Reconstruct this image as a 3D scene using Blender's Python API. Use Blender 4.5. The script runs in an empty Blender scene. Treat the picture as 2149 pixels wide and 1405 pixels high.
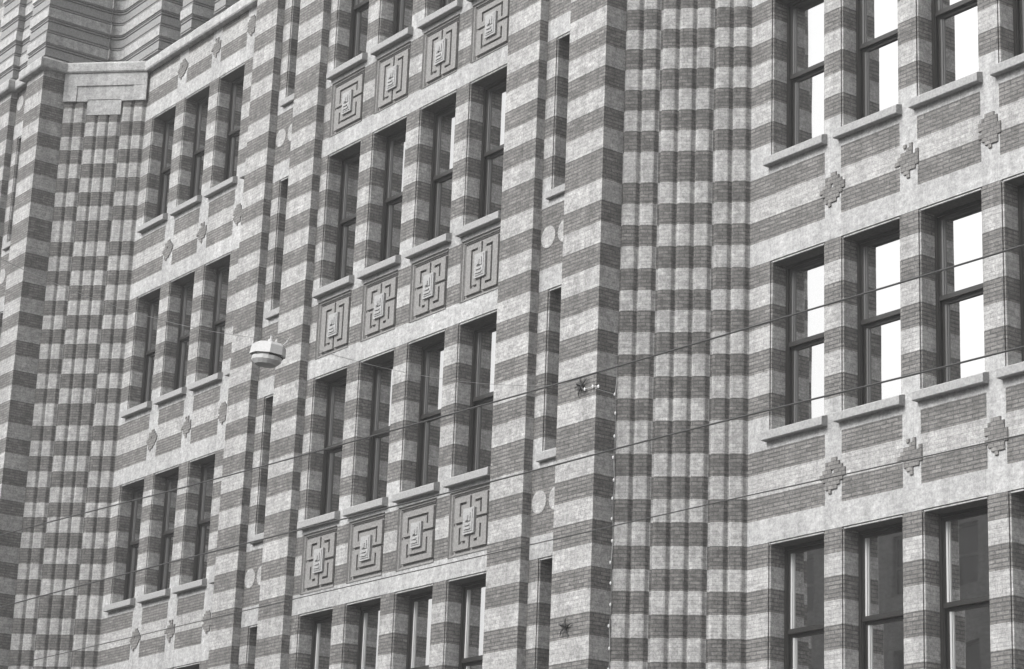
import bpy, math, random
from mathutils import Vector, Matrix
random.seed(7)
C = bpy.context.scene.collection
SC = bpy.context.scene

# ------------------------------------------------------------------ camera
CAM_D, CAM_H = 21.66, 1.6
F_PX, YAW, PITCH, ROLL = 5000.74, .9531, .2930, .0394
cam_d = bpy.data.cameras.new('camera')
cam = bpy.data.objects.new('camera', cam_d); C.objects.link(cam)
cam_d.sensor_fit = 'HORIZONTAL'; cam_d.sensor_width = 36.0
cam_d.lens = 36.0 * F_PX / 2149.0
cam_d.clip_start = 0.1; cam_d.clip_end = 2000
fw = Vector((-math.sin(YAW) * math.cos(PITCH), math.cos(YAW) * math.cos(PITCH), math.sin(PITCH)))
rt = Vector((math.cos(YAW), math.sin(YAW), 0)); up = rt.cross(fw)
r2 = math.cos(ROLL) * rt + math.sin(ROLL) * up
u2 = -math.sin(ROLL) * rt + math.cos(ROLL) * up
M = Matrix((r2, u2, -fw)).transposed().to_4x4()
M.translation = Vector((0, -CAM_D, CAM_H))
cam.matrix_world = M
SC.camera = cam

# ------------------------------------------------------------------ light
SUN_EL, SUN_ROT = 40.0, 184.0
w = bpy.data.worlds.new('World'); SC.world = w; w.use_nodes = True
nt = w.node_tree; nt.nodes.clear()
sky = nt.nodes.new('ShaderNodeTexSky'); sky.sky_type = 'NISHITA'; sky.sun_disc = False
sky.sun_elevation = math.radians(SUN_EL); sky.sun_rotation = math.radians(SUN_ROT)
sky.air_density = 2.0; sky.dust_density = 5.0; sky.ozone_density = 1.0
bw = nt.nodes.new('ShaderNodeRGBToBW')
bg = nt.nodes.new('ShaderNodeBackground'); bg.inputs['Strength'].default_value = 0.125
wo = nt.nodes.new('ShaderNodeOutputWorld')
nt.links.new(sky.outputs[0], bw.inputs[0]); nt.links.new(bw.outputs[0], bg.inputs['Color'])
nt.links.new(bg.outputs[0], wo.inputs['Surface'])
sd = bpy.data.lights.new('sun', 'SUN'); sd.energy = 2.0; sd.angle = math.radians(28); sd.color = (1.0, .985, .965)
sun = bpy.data.objects.new('sun', sd); C.objects.link(sun)
tos = Vector((math.sin(math.radians(SUN_ROT)) * math.cos(math.radians(SUN_EL)),
              math.cos(math.radians(SUN_ROT)) * math.cos(math.radians(SUN_EL)), math.sin(math.radians(SUN_EL))))
sun.rotation_euler = tos.to_track_quat('Z', 'Y').to_euler(); sun.location = (0, -20, 40)
SC.view_settings.view_transform = 'Standard'; SC.view_settings.look = 'None'
SC.view_settings.exposure = 0.76; SC.view_settings.gamma = 1.0
SC.cycles.filter_width = 1.5

# ------------------------------------------------------------------ materials
def mat(name):
    m = bpy.data.materials.new(name); m.use_nodes = True
    n = m.node_tree; b = n.nodes['Principled BSDF']
    return m, n, b
def N(n, t, **k):
    o = n.nodes.new(t)
    for a, v in k.items():
        if a in o.inputs: o.inputs[a].default_value = v
        else: setattr(o, a, v)
    return o
def g(v, warm=0.0):
    return (v * (1 + warm), v, v * (1 - warm), 1)
def masonry(name, c1, c2, mortar, bwid, row, msize, grain, bump=.5, rough=.85, warm=.0, blotch=.10, streak=.08):
    """brick or stone coursing laid on (x+y, z) of the wall, with speckle, blotches and a real bump"""
    m, n, b = mat(name); L = n.links.new
    tc = N(n, 'ShaderNodeTexCoord')
    sep = N(n, 'ShaderNodeSeparateXYZ'); L(tc.outputs['Object'], sep.inputs[0])
    ad = N(n, 'ShaderNodeMath', operation='ADD'); L(sep.outputs[0], ad.inputs[0]); L(sep.outputs[1], ad.inputs[1])
    cmb = N(n, 'ShaderNodeCombineXYZ'); L(ad.outputs[0], cmb.inputs[0]); L(sep.outputs[2], cmb.inputs[1])
    br = N(n, 'ShaderNodeTexBrick'); L(cmb.outputs[0], br.inputs['Vector'])
    for k, v in (('Color1', g(c1, warm)), ('Color2', g(c2, warm)), ('Mortar', g(mortar)), ('Scale', 1.0),
                 ('Mortar Size', msize), ('Mortar Smooth', .3), ('Brick Width', bwid), ('Row Height', row), ('Bias', 0.0)):
        br.inputs[k].default_value = v
    n1 = N(n, 'ShaderNodeTexNoise'); L(tc.outputs['Object'], n1.inputs['Vector'])
    n1.inputs['Scale'].default_value = 30; n1.inputs['Detail'].default_value = 3; n1.inputs['Roughness'].default_value = .9
    n2 = N(n, 'ShaderNodeTexNoise'); L(tc.outputs['Object'], n2.inputs['Vector'])
    n2.inputs['Scale'].default_value = 1.1; n2.inputs['Detail'].default_value = 5; n2.inputs['Roughness'].default_value = .6
    r1 = N(n, 'ShaderNodeMapRange'); L(n1.outputs[0], r1.inputs[0])
    for i, v in ((1, .25), (2, .75), (3, 1 - grain), (4, 1 + grain)): r1.inputs[i].default_value = v
    r2_ = N(n, 'ShaderNodeMapRange'); L(n2.outputs[0], r2_.inputs[0])
    for i, v in ((1, .3), (2, .7), (3, 1 - blotch), (4, 1 + blotch)): r2_.inputs[i].default_value = v
    mp = N(n, 'ShaderNodeMapping'); mp.inputs['Scale'].default_value = (4.5, 26, 1); L(cmb.outputs[0], mp.inputs['Vector'])
    n3 = N(n, 'ShaderNodeTexNoise'); L(mp.outputs[0], n3.inputs['Vector']); n3.inputs['Scale'].default_value = 1.0; n3.inputs['Detail'].default_value = 3
    r3 = N(n, 'ShaderNodeMapRange'); L(n3.outputs[0], r3.inputs[0])
    for i, v in ((1, .3), (2, .7), (3, 1 - streak), (4, 1 + streak)): r3.inputs[i].default_value = v
    mu0 = N(n, 'ShaderNodeMath', operation='MULTIPLY'); L(r1.outputs[0], mu0.inputs[0]); L(r3.outputs[0], mu0.inputs[1])
    mu1 = N(n, 'ShaderNodeMath', operation='MULTIPLY'); L(mu0.outputs[0], mu1.inputs[0]); L(r2_.outputs[0], mu1.inputs[1])
    n4 = N(n, 'ShaderNodeTexNoise'); L(tc.outputs['Object'], n4.inputs['Vector']); n4.inputs['Scale'].default_value = 11; n4.inputs['Detail'].default_value = 2
    r4 = N(n, 'ShaderNodeMapRange'); L(n4.outputs[0], r4.inputs[0])
    for i, v in ((1, .3), (2, .7), (3, .82), (4, 1.18)): r4.inputs[i].default_value = v
    mp5 = N(n, 'ShaderNodeMapping'); mp5.inputs['Scale'].default_value = (5.5, .55, 1); L(cmb.outputs[0], mp5.inputs['Vector'])
    n5 = N(n, 'ShaderNodeTexNoise'); L(mp5.outputs[0], n5.inputs['Vector']); n5.inputs['Scale'].default_value = 1.0; n5.inputs['Detail'].default_value = 4
    r5 = N(n, 'ShaderNodeMapRange'); L(n5.outputs[0], r5.inputs[0])
    for i, v in ((1, .3), (2, .7), (3, .86), (4, 1.12)): r5.inputs[i].default_value = v
    mu2 = N(n, 'ShaderNodeMath', operation='MULTIPLY'); L(r4.outputs[0], mu2.inputs[0]); L(r5.outputs[0], mu2.inputs[1])
    mu = N(n, 'ShaderNodeMath', operation='MULTIPLY'); L(mu1.outputs[0], mu.inputs[0]); L(mu2.outputs[0], mu.inputs[1])
    vm = N(n, 'ShaderNodeVectorMath', operation='SCALE'); L(br.outputs['Color'], vm.inputs[0]); L(mu.outputs[0], vm.inputs['Scale'])
    L(vm.outputs[0], b.inputs['Base Color'])
    b.inputs['Roughness'].default_value = rough; b.inputs['Specular IOR Level'].default_value = .3
    inv = N(n, 'ShaderNodeMath', operation='MULTIPLY_ADD'); L(br.outputs['Fac'], inv.inputs[0])
    inv.inputs[1].default_value = -1.0; L(n1.outputs[0], inv.inputs[2])
    bp = N(n, 'ShaderNodeBump'); bp.inputs['Strength'].default_value = bump; bp.inputs['Distance'].default_value = .012
    L(inv.outputs[0], bp.inputs['Height']); L(bp.outputs[0], b.inputs['Normal'])
    return m
def plain(name, col, rough=.6, spec=.4, grain=.0, metal=0.0, warm=0.0, scale=30):
    m, n, b = mat(name); L = n.links.new
    b.inputs['Base Color'].default_value = g(col, warm); b.inputs['Roughness'].default_value = rough
    b.inputs['Specular IOR Level'].default_value = spec; b.inputs['Metallic'].default_value = metal
    if grain:
        tc = N(n, 'ShaderNodeTexCoord'); n1 = N(n, 'ShaderNodeTexNoise'); L(tc.outputs['Object'], n1.inputs['Vector'])
        n1.inputs['Scale'].default_value = scale; n1.inputs['Detail'].default_value = 4
        r1 = N(n, 'ShaderNodeMapRange'); L(n1.outputs[0], r1.inputs[0])
        for i, v in ((1, .25), (2, .75), (3, 1 - grain), (4, 1 + grain)): r1.inputs[i].default_value = v
        vm = N(n, 'ShaderNodeVectorMath', operation='SCALE'); vm.inputs[0].default_value = g(col, warm)[:3]
        L(r1.outputs[0], vm.inputs['Scale']); L(vm.outputs[0], b.inputs['Base Color'])
        bp = N(n, 'ShaderNodeBump'); bp.inputs['Strength'].default_value = .3; bp.inputs['Distance'].default_value = .01
        L(n1.outputs[0], bp.inputs['Height']); L(bp.outputs[0], b.inputs['Normal'])
    return m
LIGHT = masonry('pale_brick', .30, .37, .27, .22, .0547, .005, .50, bump=.45, warm=.01)
DARK = masonry('dark_brick', .125, .19, .10, .22, .0547, .009, .55, bump=.8, warm=.035, streak=.14)
STONE = masonry('pale_stone', .33, .36, .26, .62, 4.1, .004, .44, bump=.25, blotch=.14)
SILLM = plain('sill_stone', .29, .8, .3, grain=.25)
PANEL = plain('terracotta', .21, .75, .3, grain=.30, warm=.02)
BOSS = plain('pale_terracotta', .31, .7, .3, grain=.25)
RIBDARK = masonry('rib_brick', .10, .155, .08, .22, .0547, .008, .55, bump=.7, warm=.035, streak=.12)
MOULD = plain('moulded_brick', .24, .85, .3, grain=.25)
SOFSHADE = plain('soffit_shade', .07, .9, .2, grain=.3, warm=.03)  # shade under the lintels put into the soffit colour
ORN = masonry('ornament_brick', .15, .20, .10, .11, .0547, .006, .34, bump=.7, warm=.03)
FRAME = plain('dark_paint', .02, .35, .5, warm=.04)
STRIPP = plain('pale_strip', .42, .6, .3)  # tone of the stripe seen in the lowest panes
STRIPD = plain('grey_strip', .10, .5, .3)  # dimmer tone of the same stripe in the upper rows
IRON = plain('iron', .03, .5, .5)
WIREM = plain('wire_metal', .05, .5, .5)
WHITE = plain('white_enamel', .42, .45, .4, grain=.08)
BULBM = plain('bulb_glass', .8, .2, .6)
def glass():
    m, n, b = mat('window_glass')
    b.inputs['Base Color'].default_value = g(.012, .03); b.inputs['Roughness'].default_value = .02
    b.inputs['IOR'].default_value = 13
    tc = N(n, 'ShaderNodeTexCoord'); n1 = N(n, 'ShaderNodeTexNoise'); n.links.new(tc.outputs['Object'], n1.inputs['Vector'])
    n1.inputs['Scale'].default_value = 1.6; n1.inputs['Detail'].default_value = 0
    bp = N(n, 'ShaderNodeBump'); bp.inputs['Strength'].default_value = .06; bp.inputs['Distance'].default_value = .02
    n.links.new(n1.outputs[0], bp.inputs['Height']); n.links.new(bp.outputs[0], b.inputs['Normal'])
    return m
GLASS = glass()

# ------------------------------------------------------------------ mesh helpers
class MB:
    def __init__(s): s.v = []; s.f = []; s.m = []; s.mats = []
    def mi(s, m):
        if m not in s.mats: s.mats.append(m)
        return s.mats.index(m)
    def face(s, pts, m):
        i = len(s.v); s.v += [tuple(p) for p in pts]; s.f.append(tuple(range(i, i + len(pts)))); s.m.append(s.mi(m))
    def box(s, a, b, m, skip=''):
        x0, y0, z0 = a; x1, y1, z1 = b
        s.face([(x0, y0, z0), (x1, y0, z0), (x1, y0, z1), (x0, y0, z1)], m)
        if 'b' not in skip: s.face([(x1, y1, z0), (x0, y1, z0), (x0, y1, z1), (x1, y1, z1)], m)
        s.face([(x0, y1, z0), (x0, y0, z0), (x0, y0, z1), (x0, y1, z1)], m)
        s.face([(x1, y0, z0), (x1, y1, z0), (x1, y1, z1), (x1, y0, z1)], m)
        s.face([(x0, y0, z1), (x1, y0, z1), (x1, y1, z1), (x0, y1, z1)], m)
        s.face([(x0, y1, z0), (x1, y1, z0), (x1, y0, z0), (x0, y0, z0)], m)
    def tube(s, pts, r, m, n=8, caps=True):
        pts = [Vector(p) for p in pts]; rings = []
        rr = r if isinstance(r, (list, tuple)) else [r] * len(pts)
        for i, p in enumerate(pts):
            d = (pts[min(i + 1, len(pts) - 1)] - pts[max(i - 1, 0)]).normalized()
            a = d.cross(Vector((0, 0, 1)));  a = a if a.length > 1e-3 else d.cross(Vector((0, 1, 0)))
            a.normalize(); b = d.cross(a)
            rings.append([p + (a * math.cos(t) + b * math.sin(t)) * rr[i] for t in [2 * math.pi * k / n for k in range(n)]])
        for i in range(len(rings) - 1):
            for k in range(n):
                s.face([rings[i][k], rings[i][(k + 1) % n], rings[i + 1][(k + 1) % n], rings[i + 1][k]], m)
        if caps: s.face(rings[0][::-1], m); s.face(rings[-1], m)
    def build(s, name, parent=None, weld=False, loc=None):
        me = bpy.data.meshes.new(name); me.from_pydata(s.v, [], s.f)
        for m in s.mats: me.materials.append(m)
        me.polygons.foreach_set('material_index', s.m)
        if weld:
            import bmesh
            bm = bmesh.new(); bm.from_mesh(me); bmesh.ops.remove_doubles(bm, verts=bm.verts, dist=1e-4)
            bm.to_mesh(me); bm.free()
        me.update()
        o = bpy.data.objects.new(name, me); C.objects.link(o)
        if parent: o.parent = parent
        if loc: o.location = loc
        return o
def tag(o, label=None, cat=None, group=None, kind=None):
    if label: o['label'] = label
    if cat: o['category'] = cat
    if group: o['group'] = group
    if kind: o['kind'] = kind
    return o
def empty(name, loc=(0, 0, 0)):
    o = bpy.data.objects.new(name, None); C.objects.link(o); o.location = loc; return o

# ------------------------------------------------------------------ coursing
F4 = 4.1; ZB = 8.485
OFF = [0, .34, .671, 1.0, 1.33, 1.814, 2.144, 2.47, 2.8, 3.13, 3.459, 3.77, 4.1]
def Z(k): return ZB + F4 * k
COURSES = []
for k in range(-3, 6):
    for i in range(12):
        a, b_ = Z(k) + OFF[i], Z(k) + OFF[i + 1]
        if b_ > 0: COURSES.append((max(a, 0), b_, i, k))
def wall(mb, p0, p1, par, z0, z1, openings=(), light_if=None, m_l=None, m_d=None, recess=0.0):
    """banded wall from p0 to p1 (plan points, outward to the right of travel); openings in metres along it"""
    p0 = Vector(p0); p1 = Vector(p1); Lg = (p1 - p0).length; d = (p1 - p0) / Lg
    cuts0 = sorted(set([0.0, Lg] + [c for o in openings for c in o[:2] if 0 < c < Lg]))
    for (a, b_, i, k) in COURSES:
        a, b_ = max(a, z0), min(b_, z1)
        if b_ - a < 1e-4: continue
        zc = sorted(set([a, b_] + [c for o in openings for c in o[2:4] if a < c < b_]))
        for za, zb in zip(zc, zc[1:]):
            zm = (za + zb) / 2
            run = None
            for sa, sb in zip(cuts0, cuts0[1:]):
                sm = (sa + sb) / 2
                hole = any(o[0] < sm < o[1] and o[2] < zm < o[3] for o in openings)
                dark = (i % 2 == 1) ^ (par == 1)
                mm = (m_d or DARK) if dark else (m_l or LIGHT)
                if light_if:
                    r = light_if(sm, zm, i, k)
                    if r: mm = r
                if hole: continue
                q0 = p0 + d * sa; q1 = p0 + d * sb
                mb.face([(q0.x, q0.y, za), (q1.x, q1.y, za), (q1.x, q1.y, zb), (q0.x, q0.y, zb)], mm)
RV = .285       # reveal depth
SW, SD = .034, .045    # bead around the openings
def reveal(mb, x0, x1, yf, za, zb, par, deep=RV):
    """moulded edge and banded reveal of an opening whose outer outline is x0..x1, za..zb"""
    # dark step then pale bead then reveal, left side / right side / soffit / sill slope
    for (xa, xb, flip) in ((x0, x0 + SW, 0), (x1, x1 - SW, 1)):
        e = 1 if not flip else -1
        pts = [(xa, yf), (xa, yf + SD), (xa + e * .009, yf + SD), (xa + e * .012, yf + .014), (xb - e * .004, yf + .014), (xb, yf + .024), (xb, yf + deep)]
        for a, b_ in zip(pts, pts[1:]):
            if flip: a, b_ = b_, a
            wall(mb, a, b_, par, za, zb)
    zt = zb
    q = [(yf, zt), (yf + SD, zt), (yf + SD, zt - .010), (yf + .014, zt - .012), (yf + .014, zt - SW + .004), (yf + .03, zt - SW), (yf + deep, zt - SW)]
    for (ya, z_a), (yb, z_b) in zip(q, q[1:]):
        mb.face([(x0, ya, z_a), (x1, ya, z_a), (x1, yb, z_b), (x0, yb, z_b)], STONE if ya < yf + .03 and yb < yf + .05 else SOFSHADE)
    mb.face([(x0, yf, za), (x0, yf + deep, za), (x1, yf + deep, za), (x1, yf, za)][::-1], STONE)

# ------------------------------------------------------------------ window (one master per width, copied)
def make_window(wd, h, slit=False):
    """origin: lower left corner of the clear opening on the wall plane; parts lie behind it"""
    mb = MB(); x0, x1 = SW, wd - SW; fr = .045; y0, y1 = .270, .40
    top = h - SW
    mb.box((x0, y0, 0), (x0 + fr, y1, top), FRAME); mb.box((x1 - fr, y0, 0), (x1, y1, top), FRAME)
    mb.box((x0 + fr, y0, top - fr), (x1 - fr, y1, top), FRAME); mb.box((x0 + fr, y0 + .02, 0), (x1 - fr, y1, .05), FRAME)
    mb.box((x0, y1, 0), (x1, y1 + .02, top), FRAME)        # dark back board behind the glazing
    # thin parting bead that catches light
    mb.box((x0 + fr, y0 + .018, .05), (x0 + fr + .012, y0 + .03, top - fr), FRAME)
    fo = mb
    rail = h - 1.22 if not slit else h - 1.22
    a0, a1 = x0 + fr, x1 - fr; st = .05 if not slit else .03
    us = MB(); yu = .295
    us.box((a0, yu, rail), (a0 + st, yu + .04, top - fr), FRAME); us.box((a1 - st, yu, rail), (a1, yu + .04, top - fr), FRAME)
    us.box((a0 + st, yu, top - fr - .05), (a1 - st, yu + .04, top - fr), FRAME)
    us.box((a0, yu - .012, rail - .03), (a1, yu + .04, rail + .035), FRAME)
    ug = MB(); ug.face([(a0 + st, yu + .03, rail + .03), (a1 - st, yu + .03, rail + .03), (a1 - st, yu + .03, top - fr - .05), (a0 + st, yu + .03, top - fr - .05)], GLASS)
    ls = MB(); yl = .34
    ls.box((a0, yl, .05), (a0 + st, yl + .04, rail - .03), FRAME); ls.box((a1 - st, yl, .05), (a1, yl + .04, rail - .03), FRAME)
    ls.box((a0 + st, yl, .05), (a1 - st, yl + .04, .12), FRAME)
    ls.box((a0 + st, yl, rail - .075), (a1 - st, yl + .04, rail - .03), FRAME)
    lg = MB(); lg.face([(a0 + st, yl + .03, .12), (a1 - st, yl + .03, .12), (a1 - st, yl + .03, rail - .07), (a0 + st, yl + .03, rail - .07)], GLASS)
    return fo, us, ug, ls, lg
WCACHE = {}
def glass_strips(wd, h, m, slit):  # strips set before the panes, standing for stripes seen in the glass
    a = SW + .045 + (.05 if not slit else .03); rail = h - 1.22; mb = MB()
    for (y, z0, z1) in ((.30, rail + .03, h - SW - .10), (.345, .12, rail - .07)):
        mb.box((a, y, z0), (a + .035, y + .03, z1), m); mb.box((a + .042, y + .01, z0), (a + .054, y + .03, z1), m)
    return mb
BC = {}
def window(parent, x0, x1, yf, k, slit=False, zsill=1.60):
    a = window_(parent, x0, x1, yf, k, slit, zsill)
    if not slit:
        wd = round(x1 - x0, 3); pale = (k <= 0); key = (wd, pale, zsill)
        if key not in BC:
            BC[key] = glass_strips(wd, F4 - zsill, STRIPP if pale else STRIPD, slit).build('glazing_strip', a)
        else:
            o = BC[key].copy(); C.objects.link(o); o.parent = a
    return a
def window_(parent, x0, x1, yf, k, slit=False, zsill=1.60):
    wd = round(x1 - x0, 3); h = F4 - zsill
    key = (wd, slit, zsill)
    zb = Z(k) - h
    if key not in WCACHE:
        fo, us, ug, ls, lg = make_window(wd, h, slit)
        a = fo.build('window', parent)
        b1 = us.build('upper_sash', a); b2 = ug.build('upper_pane', a); b3 = ls.build('lower_sash', a); b4 = lg.build('lower_pane', a)
        WCACHE[key] = a; a.location = (x0, yf, zb); return a
    src = WCACHE[key]; a = src.copy(); C.objects.link(a); a.parent = parent; a.location = (x0, yf, zb)
    for ch in list(src.children):
        if ch.name.startswith('glazing'): continue
        c = ch.copy(); C.objects.link(c); c.parent = a
    return a
def sill(parent, x0, x1, yf, k, proj=.11, ext=.05, zs=1.60):
    """stone sill under the window whose head is Z(k)"""
    zt = Z(k - 1) + zs
    mb = MB()
    a0, a1 = x0 - ext, x1 + ext
    zb_ = zt - .165
    # sloping top, upright nose, drip
    P = [(yf + .28, zt + .015), (yf - proj + .015, zt - .035), (yf - proj, zt - .05), (yf - proj, zb_ + .01), (yf - proj + .01, zb_), (yf - .02, zb_), (yf + .01, zb_ + .02)]
    for (ya, za), (yb, zb2) in zip(P, P[1:]):
        xx0, xx1 = (a0, a1)
        if ya > yf + .1:   # the part of the slope inside the opening is only as wide as the opening
            t = (ya - yf) / (ya - yb); zc = za + (zb2 - za) * t
            mb.face([(x0, ya, za), (x0, yf, zc), (x1, yf, zc), (x1, ya, za)], SILLM)
            ya, za = yf, zc
        mb.face([(a0, ya, za), (a0, yb, zb2), (a1, yb, zb2), (a1, ya, za)], SILLM)
    side = [(yf, zt - .01), (yf - proj + .015, zt - .035), (yf - proj, zt - .05), (yf - proj, zb_ + .01), (yf - proj + .01, zb_), (yf, zb_)]
    mb.face([(a0, y, z) for y, z in side], SILLM); mb.face([(a1, y, z) for y, z in side][::-1], SILLM)
    return mb.build('sill', parent)

# ------------------------------------------------------------------ the building
BLD = empty('brick_building', (0, 0, 0))
tag(BLD, 'tall office building of pale and dark banded brick with piers, fluted corners and sash windows', 'building')
TOP = 27.0
BOT = 0.0

def window_wall(x0, x1, yf, cols, rows, sp='pilaster', ztop=TOP, zbot=BOT, par=0, zs=1.60, slit=False, name='window_wall', extra=None, holes=()):
    ops = []
    for (a, b_) in cols:
        for k in rows:
            ops.append((a - x0, b_ - x0, Z(k) - F4 + zs, Z(k)))
    def li(s, z, i, k):
        x = x0 + s
        if extra:
            r = extra(x, z, i, k)
            if r: return r
        if i == 0: return STONE
        if sp == 'pilaster':
            if i in (0, 1, 2, 3, 4):
                for (a, b_), (c, d) in zip(cols, cols[1:]):
                    if b_ - .001 < x < c + .001: return STONE
        if i == 4: return STONE
        return None
    mb = MB()
    # make sure the strips between windows are separate faces: pass zero-height openings as cut lines
    cuts = []
    for (a, b_) in cols: cuts.append((a - x0, b_ - x0, -5, -4))
    ops += [(h[0] - x0, h[1] - x0, h[2], h[3]) for h in holes]
    wall(mb, (x0, yf), (x1, yf), par, zbot, ztop, ops + cuts, li)
    for (a, b_) in cols:
        for k in rows:
            reveal(mb, a, b_, yf, Z(k) - F4 + zs, Z(k), par)
    mb.build(name, BLD)
    for (a, b_) in cols:
        for k in rows:
            window(BLD, a, b_, yf, k, slit, zs)
            sill(BLD, a, b_, yf, k, zs=zs, proj=.11 if not slit else .07)

ROWS = [-1, 0, 1, 2, 3]
# flowers of dark brick on the pilasters
FLOW = [["....##...", "..#####..", "..######.", ".###.####", "#########", ".#######.", "..#####..", "..####...", "...#....."],
        ["...#.#...", "....##...", "..####.#.", ".#######.", "########.", "..######.", "..#####..", "...##....", "....#...."],
        ["...###...", "..#####..", ".######..", ".#######.", "..######.", ".#######.", "..#####..", "...####..", "....#...."]]
FC = {}
def flower(x, yf, z, var, scale=1.0):
    key = (var, scale)
    if key not in FC:
        mb = MB(); cw = .055 * scale; ch = .0547 * scale
        for r, row in enumerate(FLOW[var]):
            a = 0
            while a < 9:
                if row[a] == '#':
                    b_ = a
                    while b_ < 9 and row[b_] == '#': b_ += 1
                    mb.box(((a - 4.5) * cw, -.018, (4 - r) * ch), ((b_ - 4.5) * cw, .01, (5 - r) * ch), ORN, 'b'); a = b_
                else: a += 1
        FC[key] = mb.build('flower_ornament', BLD)
        o = FC[key]
    else:
        o = FC[key].copy(); C.objects.link(o); o.parent = BLD
    o.location = (x, yf, z); return o

# --- right-hand window wall
R0, R1 = -24.63, -18.28
RC = [(-24.19, -23.06), (-22.735, -21.59), (-21.26, -20.11), (-19.785, -18.65)]
window_wall(R0, R1, 0, RC, ROWS)
v = 0
for k in range(-1, 4):
    for (a, b_), (c, d) in zip(RC, RC[1:]):
        flower((b_ + c) / 2, 0, Z(k) + .70, v % 3); v += 1

# --- fluted chamfered corners
def fluted(p0, p1, name='fluted_corner', ztop=TOP, zbot=BOT, par=0):
    """seven vertical ribs in groups of two, three and two, laid from plan point p0 to p1"""
    p0 = Vector(p0); p1 = Vector(p1); Lg = (p1 - p0).length; d = (p1 - p0) / Lg; n = Vector((d.y, -d.x))
    gap = .030; w_ = (Lg - 2 * gap - .02) / 7
    mb = MB(); s = .01; ribs = []
    for grp, cnt in enumerate((2, 3, 2)):
        for j in range(cnt): ribs.append((s, s + w_, grp)); s += w_
        s += gap
    prev = 0.0
    for (a, b_, grp) in ribs:
        q = par if grp != 1 else 1 - par
        if a - prev > .004:
            A = p0 + d * prev; B = p0 + d * a
            wall(mb, A, B, q, zbot, ztop, m_d=RIBDARK)
        prof = [(0, 0), (.006, .030), (.020, .048), (.045, .055), (w_ - .080, .055), (w_ - .060, .049), (w_ - .014, .008), (w_, .004)]
        pts = [p0 + d * (a + u) + n * h for u, h in prof]
        for A, B in zip(pts, pts[1:]): wall(mb, A, B, q, zbot, ztop, m_d=RIBDARK)
        prev = b_
    wall(mb, p0 + d * prev, p1, par, zbot, ztop)
    mb.build(name, BLD)
fluted((-25.96, -1.335), (-24.63, 0))
fluted((R1, 0), (-16.95, -1.335))

# --- piers and niches: list of (x0, x1, y, ystart return at right)
def pier(x0, x1, yf, yl, yr, par=1, ztop=TOP, zbot=BOT):
    """pier front with both side returns going back to yl (left) and yr (right)"""
    mb = MB()
    wall(mb, (x0, yl), (x0, yf), par, zbot, ztop)
    wall(mb, (x0, yf), (x1, yf), par, zbot, ztop)
    wall(mb, (x1, yf), (x1, yr), par, zbot, ztop)
    mb.build('pier', BLD)
YP, YN = -1.71, -1.555
def disc(x, yf, z, r, m=LIGHT, half=0, name='stone_roundel', sx=1.0):
    mb = MB(); n = 20
    pts = [(sx * r * math.cos(2 * math.pi * i / n), r * math.sin(2 * math.pi * i / n)) for i in range(n)]
    mb.face([(a, -.006, b_) for a, b_ in pts], m)
    for (a, b_), (c, d) in zip(pts, pts[1:] + pts[:1]):
        mb.face([(a, .01, b_), (c, .01, d), (c, -.006, d), (a, -.006, b_)], m)
    return mb.build(name, BLD, loc=(x, yf, z))
def niche(x0, x1, yf, s0, s1, rows=ROWS, ztop=TOP):
    # spandrels between the slits are all dark brick with pale roundels
    def ex(x, z, i, k):
        if 1 <= i <= 3: return DARK
        return None
    window_wall(x0, x1, yf, [(s0, s1)], rows, sp='none', slit=True, ztop=ztop, zs=1.60, name='niche_wall', extra=ex)
    for k in rows:
        disc(x0 + .20, yf, Z(k) + .84, .175); disc(x0 + .60, yf, Z(k) + .84, .175, sx=.9)
# right pair
pier(-26.87, -25.96, YP, YN, -1.335)
niche(-27.65, -26.87, YN, -27.42, -26.99)
pier(-28.50, -27.65, YP, YN, YN)
# left pair
pier(-35.21, -34.36, YP, YN, YN)
niche(-36.06, -35.21, YN, -35.80, -35.37)
pier(-36.86, -36.06, YP, -1.53, YN)
# --- centre bay with relief panels
CCL = [(-34.13, -33.04), (-32.68, -31.60), (-31.22, -30.13), (-29.77, -28.69)]
window_wall(-34.36, -28.50, YN, CCL, ROWS, sp='none', holes=[((a + b_) / 2 - .53, (a + b_) / 2 + .53, Z(k) + .325, Z(k) + 1.345) for (a, b_) in CCL for k in ROWS])

# relief panels
def carve(gr, u0, v0, u1, v1):
    for i in range(len(gr)):
        for j in range(len(gr[0])):
            if u0 <= i <= u1 and v0 <= j <= v1: gr[i][j] = 0
NU, NV = 21, 21
def design(kind):
    g_ = [[1] * NV for _ in range(NU)]
    def H(a, b_, v): carve(g_, min(a, b_), v, max(a, b_), v)
    def V(u, a, b_): carve(g_, u, min(a, b_), u, max(a, b_))
    if kind == 'S':      # stepped spiral
        H(4, 16, 17); V(4, 17, 12); V(16, 17, 14)
        H(7, 13, 14); V(7, 14, 6); H(1, 7, 10)
        H(13, 19, 11); V(13, 14, 6)
        H(4, 16, 3); V(16, 3, 8); V(4, 3, 7)
        H(7, 13, 6)
    elif kind == 'H':    # hooked key with a centre groove
        V(10, 20, 14); V(10, 0, 6)
        H(4, 7, 17); V(4, 17, 3); H(4, 7, 3)
        H(13, 16, 17); V(16, 17, 3); H(13, 16, 3)
        H(7, 13, 14); V(7, 14, 6); V(13, 14, 6); H(7, 13, 6)
    else:                # broken key
        V(10, 20, 14); V(10, 0, 6)
        H(4, 7, 17); V(4, 17, 13); H(1, 7, 11)
        H(13, 16, 17); V(16, 17, 13); H(13, 19, 10)
        H(7, 13, 14); V(7, 14, 6); V(13, 14, 6); H(7, 13, 6)
        V(4, 8, 4); H(6, 7, 3); V(16, 8, 3); H(13, 16, 3)
    for i in range(NU):
        g_[i][0] = g_[i][0]
    return g_
PC = {}
PW, PH = 1.06, 1.02
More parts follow.
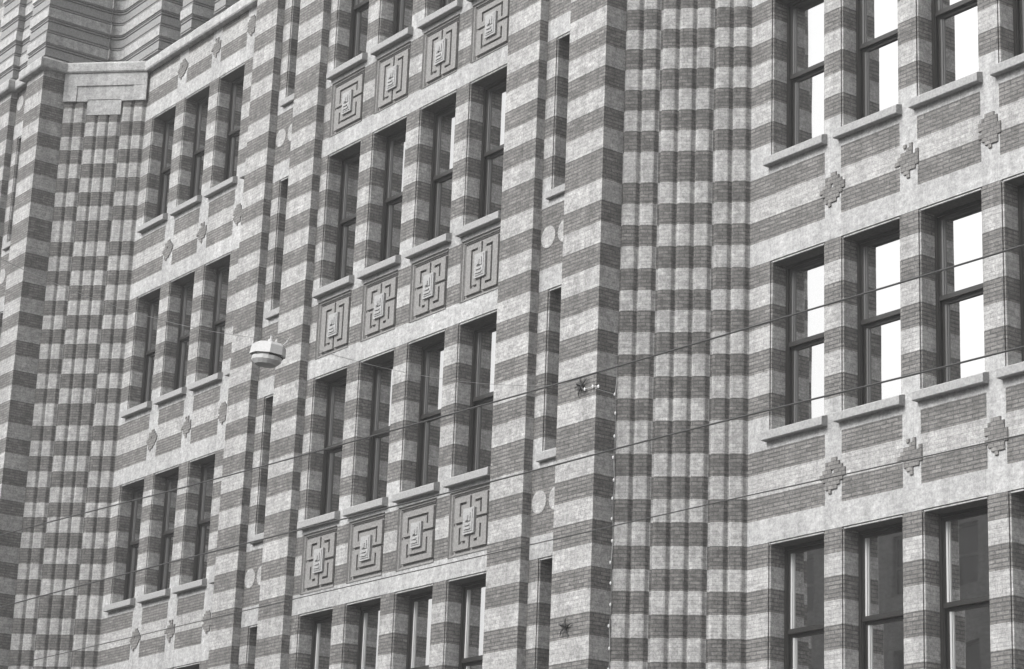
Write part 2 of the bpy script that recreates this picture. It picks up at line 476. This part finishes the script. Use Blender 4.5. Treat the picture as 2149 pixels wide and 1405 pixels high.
def panel(x, yf, z, kind, mirror=False):
    key = (kind, mirror)
    if key not in PC:
        g_ = design(kind)
        if mirror: g_ = g_[::-1]
        mb = MB(); bdr = .055; dp = .05; gd = .085
        # outer moulded frame: two steps going in (left, right, top, bottom)
        lv = [(0, 0.0), (0.012, 0.03), (0.034, 0.03), (0.046, 0.055), (bdr, 0.055)]
        # rectangle rings
        def ring(i0, i1):
            (a, ya), (b_, yb) = lv[i0], lv[i1]
            o = [(a, a), (PW - a, a), (PW - a, PH - a), (a, PH - a)]; q = [(b_, b_), (PW - b_, b_), (PW - b_, PH - b_), (b_, PH - b_)]
            for t in range(4):
                A, B = o[t], o[(t + 1) % 4]; Cc, D = q[(t + 1) % 4], q[t]
                mb.face([(A[0], ya, A[1]), (B[0], ya, B[1]), (Cc[0], yb, Cc[1]), (D[0], yb, D[1])], PANEL)
        for t in range(len(lv) - 1): ring(t, t + 1)
        top_y = .030; low_y = .075
        # cell sizes: grooves narrower than bars
        iw, ih = PW - 2 * bdr, PH - 2 * bdr
        gu = [(1.0 if i in (4, 7, 10, 13, 16) else 1.0) for i in range(NU)]
        su = [0]; 
        for t in gu: su.append(su[-1] + t)
        su = [bdr + iw * t / su[-1] for t in su]; sv = [bdr + ih * t / NV for t in range(NV + 1)]
        def hgt(i, j):
            if i < 0 or j < 0 or i >= NU or j >= NV: return low_y
            return top_y if g_[i][j] and 0 < i < NU - 1 and 0 < j < NV - 1 else low_y
        for i in range(NU):
            for j in range(NV):
                y = hgt(i, j)
                mb.face([(su[i], y, sv[j]), (su[i + 1], y, sv[j]), (su[i + 1], y, sv[j + 1]), (su[i], y, sv[j + 1])], PANEL)
                yr = hgt(i + 1, j) if i + 1 < NU else .055
                if yr != y: 
                    f_ = [(su[i + 1], y, sv[j]), (su[i + 1], yr, sv[j]), (su[i + 1], yr, sv[j + 1]), (su[i + 1], y, sv[j + 1])]
                    mb.face(f_ if yr > y else f_[::-1], PANEL)
                yt = hgt(i, j + 1) if j + 1 < NV else .055
                if yt != y:
                    f_ = [(su[i], y, sv[j + 1]), (su[i + 1], y, sv[j + 1]), (su[i + 1], yt, sv[j + 1]), (su[i], yt, sv[j + 1])]
                    mb.face(f_ if yt > y else f_[::-1], PANEL)
        for (a, b_, c, d, e, f_) in ((bdr, bdr, bdr, PH - bdr, 0, 0),):
            mb.face([(bdr, .055, bdr), (bdr, low_y, bdr), (bdr, low_y, PH - bdr), (bdr, .055, PH - bdr)], PANEL)
            mb.face([(bdr, .055, bdr), (PW - bdr, .055, bdr), (PW - bdr, low_y, bdr), (bdr, low_y, bdr)], PANEL)
        o = mb.build('relief_panel', BLD)
        bs = MB(); cx, cz = PW / 2, PH / 2
        # centre boss: a small carved block with two ledges and a knob
        bs.box((cx - .145, -.006, cz - .20), (cx + .145, .06, cz + .20), BOSS, 'b')
        bs.box((cx - .11, -.016, cz - .165), (cx + .11, -.006, cz + .165), BOSS, 'b')
        bs.box((cx - .07, -.03, cz - .01), (cx + .07, -.012, cz + .12), BOSS, 'b')
        bs.box((cx - .03, -.045, cz + .0), (cx + .03, -.03, cz + .075), BOSS, 'b')
        bs.box((cx - .075, -.032, cz - .075), (cx + .055, -.012, cz - .05), BOSS, 'b')
        bs.box((cx - .08, -.03, cz - .135), (cx + .08, -.012, cz - .105), BOSS, 'b')
        bs.build('boss', o)
        PC[key] = o
    else:
        src = PC[key]; o = src.copy(); C.objects.link(o); o.parent = BLD
        for ch in list(src.children):
            c = ch.copy(); C.objects.link(c); c.parent = o
    o.location = (x, yf, z); return o
kinds = {2: 'SHHS', 1: 'HXXH', 0: 'XSSX', -1: 'SHHS', 3: 'HSXH'}
for k in range(-1, 4):
    for i, (a, b_) in enumerate(CCL):
        panel((a + b_) / 2 - PW / 2, YN - .012 - .0, Z(k) + .325, kinds[k][i], mirror=(i % 2 == 1))

# --- left window wall (three windows in view), its fluted corners and the far pier
YT = -.19
L0, L1 = -44.37, -38.20
TC = [(-44.02, -42.95), (-42.555, -41.47), (-41.085, -40.0), (-39.62, -38.55)]
ZC = 21.93          # underside of the string course
window_wall(L0, L1, YT, TC, [-1, 0, 1, 2, 3], ztop=ZC)
for k in range(-1, 4):
    for (a, b_), (c, d) in zip(TC, TC[1:]):
        flower((b_ + c) / 2, YT, Z(k) + .70, v % 3, .9); v += 1
fluted((L1, YT), (-36.86, -1.53), ztop=ZC)
XL, YL = -45.71, -2.08
fluted((XL, -1.53), (L0, YT), ztop=ZC - .66)
YLN = YL + .155
pier(XL - .86, XL, YL, YLN, -1.53, ztop=ZC)
def niche_left():
    x0 = XL - 1.69; x1 = XL - .86
    def ex(x, z, i, k): return DARK if 1 <= i <= 3 else None
    window_wall(x0, x1, YLN, [(x0 + .25, x0 + .68)], [-1, 0, 1, 2, 3], sp='none', slit=True, ztop=ZC, name='niche_wall', extra=ex)
    for k in range(-1, 4):
        disc(x0 + .2, YLN, Z(k) + .84, .175)
niche_left()
pier(XL - 2.55, XL - 1.69, YL, YLN, YLN, ztop=ZC)
mb = MB(); wall(mb, (-62, YLN), (XL - 2.55, YLN), 0, 0, TOP); mb.build('plain_wall', BLD)
mb = MB(); wall(mb, (-16.95, -1.335), (-16.95, -1.71), 1, 0, TOP); wall(mb, (-16.95, -1.71), (-6, -1.71), 1, 0, TOP)
mb.build('plain_wall', BLD)

# --- stepped stone heads over the left fluted corner
def stepped():
    p0 = Vector((XL, -1.53)); p1 = Vector((L0, YT)); Lg = (p1 - p0).length; d = (p1 - p0) / Lg; n = Vector((d.y, -d.x))
    mb = MB()
    def slab(a, b_, za, zb, pr, m=STONE):
        A = p0 + d * a + n * pr; B = p0 + d * b_ + n * pr; A0 = p0 + d * a; B0 = p0 + d * b_
        mb.face([(A.x, A.y, za), (B.x, B.y, za), (B.x, B.y, zb), (A.x, A.y, zb)], m)
        mb.face([(A0.x, A0.y, za), (A.x, A.y, za), (A.x, A.y, zb), (A0.x, A0.y, zb)], m)
        mb.face([(B.x, B.y, za), (B0.x, B0.y, za), (B0.x, B0.y, zb), (B.x, B.y, zb)], m)
        mb.face([(A0.x, A0.y, za), (B0.x, B0.y, za), (B.x, B.y, za), (A.x, A.y, za)], m)
    z0 = Z(3) + .34
    slab(0, Lg, ZC - .30, ZC, .105)
    slab(0, .30, ZC - .66, ZC - .30, .10); slab(Lg - .30, Lg, ZC - .66, ZC - .30, .10); slab(.30, Lg - .30, ZC - .62, ZC - .30, .078)
    slab(.30, .56, ZC - .66, ZC - .62, .078); slab(Lg - .56, Lg - .30, ZC - .66, ZC - .62, .078)
    slab(.56, Lg - .56, ZC - .98, ZC - .62, .064)
    mb.build('stepped_head', BLD)
stepped()

# --- string course and the moulded top storey of the left part
def sweep(mb, path, prof, mats, closed=False):
    """path: plan points left to right; prof: (projection, z) going up; mats per profile segment"""
    P = [Vector(p) for p in path]; offs = []
    for i, p in enumerate(P):
        if i == 0: d0 = d1 = (P[1] - P[0]).normalized()
        elif i == len(P) - 1: d0 = d1 = (P[-1] - P[-2]).normalized()
        else: d0 = (P[i] - P[i - 1]).normalized(); d1 = (P[i + 1] - P[i]).normalized()
        n0 = Vector((d0.y, -d0.x)); n1 = Vector((d1.y, -d1.x)); nn = n0 + n1
        nn = nn / max(nn.dot(n0), .35) if nn.length > 1e-6 else n0
        offs.append(nn)
    for j in range(len(prof) - 1):
        (a, za), (b_, zb) = prof[j], prof[j + 1]
        for i in range(len(P) - 1):
            A = P[i] + offs[i] * a; B = P[i + 1] + offs[i + 1] * a; Cc = P[i + 1] + offs[i + 1] * b_; D = P[i] + offs[i] * b_
            mb.face([(A.x, A.y, za), (B.x, B.y, za), (Cc.x, Cc.y, zb), (D.x, D.y, zb)], mats[j])
base = [(XL - 2.55, YLN), (XL - 2.55, YL), (XL - 1.69, YL), (XL - 1.69, YLN), (XL - .86, YLN), (XL - .86, YL), (XL, YL), (XL, -1.53)]
cpath = base + [(L0, YT), (L1, YT), (-36.86, -1.53)]
mb = MB()
sweep(mb, cpath, [(0, ZC), (.13, ZC), (.15, ZC + .03), (.15, ZC + .20), (.12, ZC + .25), (-.4, ZC + .30)], [STONE] * 5)
mb.build('string_course', BLD)
# concave cove from the side of the far pier into the window plane
YW = -.33
UC = [(-43.72, -42.66), (-42.24, -41.18), (-40.76, -39.7)]      # upper windows
cove = [(XL, YL), (XL, -.62)]
for t in range(0, 7):
    a = math.pi - t / 6 * math.pi / 2
    cove.append((XL + .29 + .29 * math.cos(a), YW - .29 + .29 * math.sin(a)))
cove += [(UC[0][0], YW), (UC[0][0], YW + .55)]
tpath = base[:-2] + cove
def mould_profile(z0, z1):
    prof = [(0.0, z0)]; mats = []; zz = z0
    def add(p, z, m): prof.append((p, z)); mats.append(m)
    while zz < z1:
        # grey course: two fine fillets, flat, two fine fillets; then a pale projecting band
        for o in (0.0, .27):
            add(.0, zz + o + .002, MOULD); add(.0, zz + o + .025, MOULD); add(.035, zz + o + .03, MOULD); add(.035, zz + o + .055, MOULD)
            add(.0, zz + o + .06, MOULD); add(.0, zz + o + .085, MOULD)
            add(.03, zz + o + .09, MOULD); add(.03, zz + o + (.265 if o == 0 else .118), MOULD)
        add(.055, zz + .39, STONE); add(.055, zz + .61, STONE); zz += .612
    return prof, mats
mb = MB(); pr, ms = mould_profile(ZC + .24, 26.4)
sweep(mb, tpath, pr, ms); mb.build('moulded_wall', BLD)
for (a, b_), (c, d) in zip(UC, UC[1:]):
    mb = MB(); sweep(mb, [(b_, YW + .55), (b_, YW), (c, YW), (c, YW + .55)], pr, ms); mb.build('moulded_pier', BLD)
mb = MB()
mb.box((UC[-1][1], YW, ZC + .25), (L1 + 1.2, YW + .55, 26.4), LIGHT); mb.build('moulded_pier', BLD)
for (a, b_) in UC:
    wn = window(BLD, a, b_, YW + .22, 4, False, 2.0)
# solid roof so that light does not fall in behind the walls
mb = MB()
mb.box((-62, -1.5 + .0, TOP), (-6, 12, TOP + .3), STONE)
mb.face([(-62, 12, 0), (-6, 12, 0), (-6, 12, TOP), (-62, 12, TOP)][::-1], DARK)
mb.face([(-62, YLN, 0), (-62, YLN, TOP), (-62, 12, TOP), (-62, 12, 0)], DARK)
mb.face([(-6, YP, 0), (-6, 12, 0), (-6, 12, TOP), (-6, YP, TOP)], DARK)
mb.build('roof', BLD)

# ------------------------------------------------------------------ pixel ray helper (places street wires in the world)
def on_plane(px, py, Y):
    d = fw * F_PX + r2 * (px - 1074.5) - u2 * (py - 702.5)
    t = (Y + CAM_D) / d.y
    return Vector((d.x * t, Y, CAM_H + d.z * t))

# ------------------------------------------------------------------ overhead wires along the street
def catenary(x0, z0, x1, z1, Y, sag, n=40):
    return [(x0 + (x1 - x0) * t, Y, z0 + (z1 - z0) * t - sag * 4 * t * (1 - t)) for t in [i / n for i in range(n + 1)]]
for (pts, lab) in (([(-9.559, 6.523), (-11.983, 6.56), (-15.196, 6.63), (-19.889, 6.775), (-24.534, 6.955)], 'topmost of the three long dark wires crossing in front of the facade'),
                   ([(-9.58, 5.87), (-12.849, 5.94), (-15.283, 5.97), (-21.195, 6.08), (-24.4, 6.12)], 'middle of the three long dark wires crossing in front of the facade'),
                   ([(-9.597, 5.318), (-12.838, 5.357), (-17.34, 5.394), (-22.037, 5.417), (-24.4, 5.43)], 'lowest and faintest of the three long wires crossing in front of the facade')):
    # extend both ways with the end slopes, then smooth
    (xa, za), (xb, zb) = pts[0], pts[1]; (xc, zc), (xd, zd) = pts[-2], pts[-1]
    P = [(14.0, za + (za - zb) / (xa - xb) * (14 - xa) * .6)] + pts + [(-52.0, zd + (zd - zc) / (xd - xc) * (-52 - xd) * .8)]
    out = []
    for i in range(len(P) - 1):
        for t in range(6):
            u = t / 6; p0_ = P[max(i - 1, 0)]; p1_ = P[i]; p2_ = P[i + 1]; p3_ = P[min(i + 2, len(P) - 1)]
            x = p1_[0] + (p2_[0] - p1_[0]) * u
            m1 = (p2_[1] - p0_[1]) / (p2_[0] - p0_[0]) * (p2_[0] - p1_[0]); m2 = (p3_[1] - p1_[1]) / (p3_[0] - p1_[0]) * (p2_[0] - p1_[0])
            z = (2 * u**3 - 3 * u**2 + 1) * p1_[1] + (u**3 - 2 * u**2 + u) * m1 + (-2 * u**3 + 3 * u**2) * p2_[1] + (u**3 - u**2) * m2
            out.append((x, -11.0, z))
    out.append((P[-1][0], -11.0, P[-1][1]))
    mb = MB(); mb.tube(out, .0068 if 'faint' not in lab else .0045, WIREM, 6)
    tag(mb.build('overhead_wire', None), lab, 'wire', 'overhead wires along the street')

# ------------------------------------------------------------------ wall rosettes that hold the span wires
def rosette(px, py, lab, sgn=1):
    p = on_plane(px, py, YP)
    r = empty('wall_rosette', (p.x, YP, p.z)); tag(r, lab, 'wall anchor', 'iron wall anchors on the corner pier')
    mb = MB(); n = 14
    ring = [(.045 * math.cos(2 * math.pi * i / n), .045 * math.sin(2 * math.pi * i / n)) for i in range(n)]
    mb.face([(a, -.05, b_) for a, b_ in ring], IRON)
    for (a, b_), (c, d) in zip(ring, ring[1:] + ring[:1]): mb.face([(a, 0, b_), (c, 0, d), (c, -.05, d), (a, -.05, b_)], IRON)
    mb.build('plate', r)
    for i in range(5):
        a = math.pi / 2 + i * 2 * math.pi / 5 + .2 * sgn
        m2 = MB(); m2.tube([(0.03 * math.cos(a), -.03, .03 * math.sin(a)), (.10 * math.cos(a), -.035, .10 * math.sin(a)), (.17 * math.cos(a + .12), -.02, .17 * math.sin(a + .12))], [.018, .012, .003], IRON, 6)
        m2.build('arm', r)
    m3 = MB(); m3.tube([(0, -.04, 0), (.02, -.10, 0), (.06, -.16, .005)], [.016, .014, .012], IRON, 8); m3.build('hook', r)
    return p
A1 = rosette(1222, 812, 'upper dark iron star-shaped anchor high on the corner pier beside the fluted corner')
A2 = rosette(1188, 1316, 'lower dark iron star-shaped anchor on the corner pier below the upper one', -1)

# ------------------------------------------------------------------ hanging street lamp
def ray_at(px, py, dist):
    d = fw * F_PX + r2 * (px - 1074.5) - u2 * (py - 702.5); d.normalize()
    return Vector((0, -CAM_D, CAM_H)) + d * dist
LP = ray_at(563, 738, 27.0)
def lamp(p):
    r = empty('hanging_lamp', p); tag(r, 'white hanging street lamp with faceted hood slung on thin wires before the left pier', 'street lamp')
    r.rotation_euler = (math.radians(-5), math.radians(6), math.radians(38))
    def frus(mb, secs, m, n=8, phase=math.pi / 8, sx=1.0, sy=.72, cap0=True, cap1=True):
        rings = []
        for rad, z in secs: rings.append([(sx * rad * math.cos(phase + 2 * math.pi * i / n), sy * rad * math.sin(phase + 2 * math.pi * i / n), z) for i in range(n)])
        for a, b_ in zip(rings, rings[1:]):
            for i in range(n): mb.face([a[i], a[(i + 1) % n], b_[(i + 1) % n], b_[i]], m)
        if cap0: mb.face(rings[0][::-1], m)
        if cap1: mb.face(rings[-1], m)
    h = MB(); frus(h, [(.215, -.055), (.205, .05), (.17, .085), (.06, .11)], WHITE); h.build('hood', r)
    s = MB(); frus(s, [(.19, -.075), (.19, -.055)], FRAME, cap0=True); s.build('rim', r)
    b = MB(); frus(b, [(.06, -.175), (.13, -.165), (.175, -.12), (.18, -.075)], WHITE, n=16, phase=0); b.build('glass_bowl', r)
    k = MB(); frus(k, [(.035, .11), (.03, .14), (.012, .15), (.012, .19)], WHITE, n=10, phase=0); k.build('cap', r)
    k = MB(); k.tube([(-.20, 0, .06), (-.235, 0, .09), (-.25, 0, .14)], .008, WHITE, 6); k.tube([(.16, 0, .08), (.2, 0, .12), (.22, 0, .17)], .008, WHITE, 6); k.build('bracket', r)
lamp(LP)
def span(name, a, b, sag, lab, rad=.004, m=None):
    a = Vector(a); b = Vector(b); n = 30
    pts = [a.lerp(b, i / n) - Vector((0, 0, sag * 4 * (i / n) * (1 - i / n))) for i in range(n + 1)]
    mb = MB(); mb.tube(pts, rad, m or WIREM, 6); tag(mb.build(name, None), lab, 'wire', 'thin span wires of the street lamp')
GREYW = plain('galvanised_wire', .45, .5, .5)
span('span_wire', A1 + Vector((.06, -.16, 0)), LP + Vector((.1, -.05, .17)), .22, 'thin pale wire from the upper iron anchor to the hanging lamp', .003, GREYW)
span('span_wire', LP + Vector((-.1, -.1, .16)), ray_at(-60, 512, 24.0), .16, 'thin pale wire from the hanging lamp out of the left edge', .003, GREYW)

# ------------------------------------------------------------------ string of small white bulbs up the pier corner
LS = empty('light_string', (-25.955, -1.34, 5.0)); tag(LS, 'string of tiny white bulbs running up the edge of the corner pier', 'string lights')
cord = []; bulbs = []
pxs = [(1298, 768), (1296, 795), (1289, 828), (1287, 867), (1285, 915), (1284, 960), (1283, 1007), (1283, 1046), (1282, 1089), (1281, 1135), (1280, 1181), (1279, 1224), (1278, 1269), (1277, 1314), (1275, 1361), (1274, 1405)]
for i, (a, b_) in enumerate(pxs):
    dd = fw * F_PX + r2 * (a - 1074.5) - u2 * (b_ - 702.5)
    t = -25.935 / dd.x
    zz = CAM_H + dd.z * t
    p = Vector((.022, -.03 + .012 * math.sin(i * 2.3), zz - 5.0)); cord.append(p)
    if i >= 2: bulbs.append(p)
mb = MB(); mb.tube(cord, .005, GREYW, 5); mb.build('cord', LS)
extra = [(1227, 817), (1244, 811), (1256, 811)]
bm_ = None
def bulb(p):
    global bm_
    if bm_ is None:
        mb = MB(); mb.tube([(0, 0, -.028), (0, 0, -.018), (0, 0, 0), (0, 0, .014), (0, 0, .022)], [.005, .012, .015, .010, .005], BULBM, 8)
        bm_ = mb.build('bulb', LS); bm_.location = p; return
    o = bm_.copy(); C.objects.link(o); o.parent = LS; o.location = p
for p in bulbs: bulb(p + Vector((.012, -.022, 0)))
tail = []
for (a, b_) in extra:
    q = on_plane(a, b_, YP - .03); q = q - Vector((-25.955, -1.34, 5.0)); bulb(q); tail.append(q)
mb = MB(); mb.tube(tail + [Vector((.02, -.40, tail[-1].z - .02)), cord[2]], .004, GREYW, 5); mb.build('cord', LS)

# ------------------------------------------------------------------ ground and the far side of the street (behind the camera, seen mirrored in the panes)
asph = plain('asphalt', .05, .9, .3, grain=.25); pav = plain('paving', .09, .85, .3, grain=.2, scale=6)
mb = MB(); mb.face([(-200, -200, -.12), (200, -200, -.12), (200, 200, -.12), (-200, 200, -.12)], asph); tag(mb.build('road', None), kind='structure')
mb = MB(); mb.box((-80, -5.2, -.13), (30, -.19, 0.0), pav); mb.box((-80, -27.4, -.13), (30, -19.5, 0.0), pav); tag(mb.build('pavement', None), kind='structure')
OPW = masonry('opposite_brick', .16, .22, .25, .22, .06, .006, .2); OPT = plain('opposite_trim', .16, .7, .3, grain=.1)
DULLG = plain('dull_glass', .03, .2, .5)
def opposite(x0, x1, h, lab, floors):
    r = empty('townhouse', ((x0 + x1) / 2, -27.4, 0)); tag(r, lab, 'building', 'buildings across the street')
    ox = (x0 + x1) / 2; W = (x1 - x0) / 2
    nb = int(round((x1 - x0) / 2.2)); fh = (h - 1.2) / floors; cells = []
    mb = MB(); cw = (x1 - x0) / nb
    for i in range(nb):
        for j in range(floors):
            a = -W + i * cw; b_ = a + cw; za = j * fh; zb = za + fh
            wa, wb, wz0, wz1 = a + cw * .25, b_ - cw * .25, za + fh * .28, za + fh * .82
            cells.append((wa, wb, wz0, wz1))
            for q in (((a, za), (b_, wz0)), ((a, wz1), (b_, zb)), ((a, wz0), (wa, wz1)), ((wb, wz0), (b_, wz1))):
                (xa, z_a), (xb, z_b) = q
                mb.face([(xb, 0, z_a), (xa, 0, z_a), (xa, 0, z_b), (xb, 0, z_b)], OPW)
            mb.face([(wa, 0, wz0), (wa, 0, wz1), (wa, -.25, wz1), (wa, -.25, wz0)], OPW); mb.face([(wb, 0, wz0), (wb, -.25, wz0), (wb, -.25, wz1), (wb, 0, wz1)], OPW)
            mb.face([(wa, 0, wz1), (wb, 0, wz1), (wb, -.25, wz1), (wa, -.25, wz1)], OPW); mb.face([(wa, 0, wz0), (wa, -.25, wz0), (wb, -.25, wz0), (wb, 0, wz0)], OPT)
    mb.face([(W, 0, h - 1.2), (-W, 0, h - 1.2), (-W, 0, h), (W, 0, h)], OPW)
    mb.face([(-W, 0, 0), (-W, -10, 0), (-W, -10, h), (-W, 0, h)], OPW); mb.face([(W, 0, 0), (W, 0, h), (W, -10, h), (W, -10, 0)], OPW)
    mb.face([(-W, -10, 0), (W, -10, 0), (W, -10, h), (-W, -10, h)], OPW); mb.face([(-W, 0, h), (-W, -10, h), (W, -10, h), (W, 0, h)], asph)
    mb.build('wall', r)
    c = MB(); c.box((-W, .002, h - .9), (W, .45, h - .45), OPT); c.box((-W, .002, h - .45), (W, .6, h - .2), OPT); c.build('cornice', r)
    for (a, b_, z0, z1) in cells:
        f = MB(); t = .08; y = -.2
        for q in ((a, z0, a + t, z1), (b_ - t, z0, b_, z1), (a + t, z1 - t, b_ - t, z1), (a + t, z0, b_ - t, z0 + t), (a + t, (z0 + z1) / 2 - t / 2, b_ - t, (z0 + z1) / 2 + t / 2)):
            f.box((q[0], y, q[1]), (q[2], y + .06, q[3]), OPT)
        fo = f.build('window', r); pn = MB(); pn.face([(b_ - t, y + .02, z0), (a + t, y + .02, z0), (a + t, y + .02, z1), (b_ - t, y + .02, z1)], DULLG); pn.build('pane', fo)
opposite(-62, -46, 18.6, 'brick house with pale cornice across the street, mirrored in the lowest panes', 5)
opposite(-46, -30, 18.2, 'second brick house across the street, beside the mirrored one', 5)
opposite(-84, -62, 11.5, 'lower brick row across the street, left of the tall houses', 3)
for _o in (BLD,):
    _o.location = (-30, 0, 0)
    for _c in _o.children: _c.location = (_c.location.x + 30, _c.location.y, _c.location.z)

# ------------------------------------------------------------------ thin city haze
hm = bpy.data.materials.new('haze'); hm.use_nodes = True; hn = hm.node_tree; hn.nodes.clear()
pv = hn.nodes.new('ShaderNodeVolumePrincipled'); pv.inputs['Density'].default_value = .0014; pv.inputs['Color'].default_value = (.98, .98, .98, 1)
pv.inputs['Anisotropy'].default_value = 0.0
ho = hn.nodes.new('ShaderNodeOutputMaterial'); hn.links.new(pv.outputs[0], ho.inputs['Volume'])
mb = MB(); mb.box((-205, -205, -1.2), (205, 205, 30.0), hm); tag(mb.build('haze', None), kind='stuff')
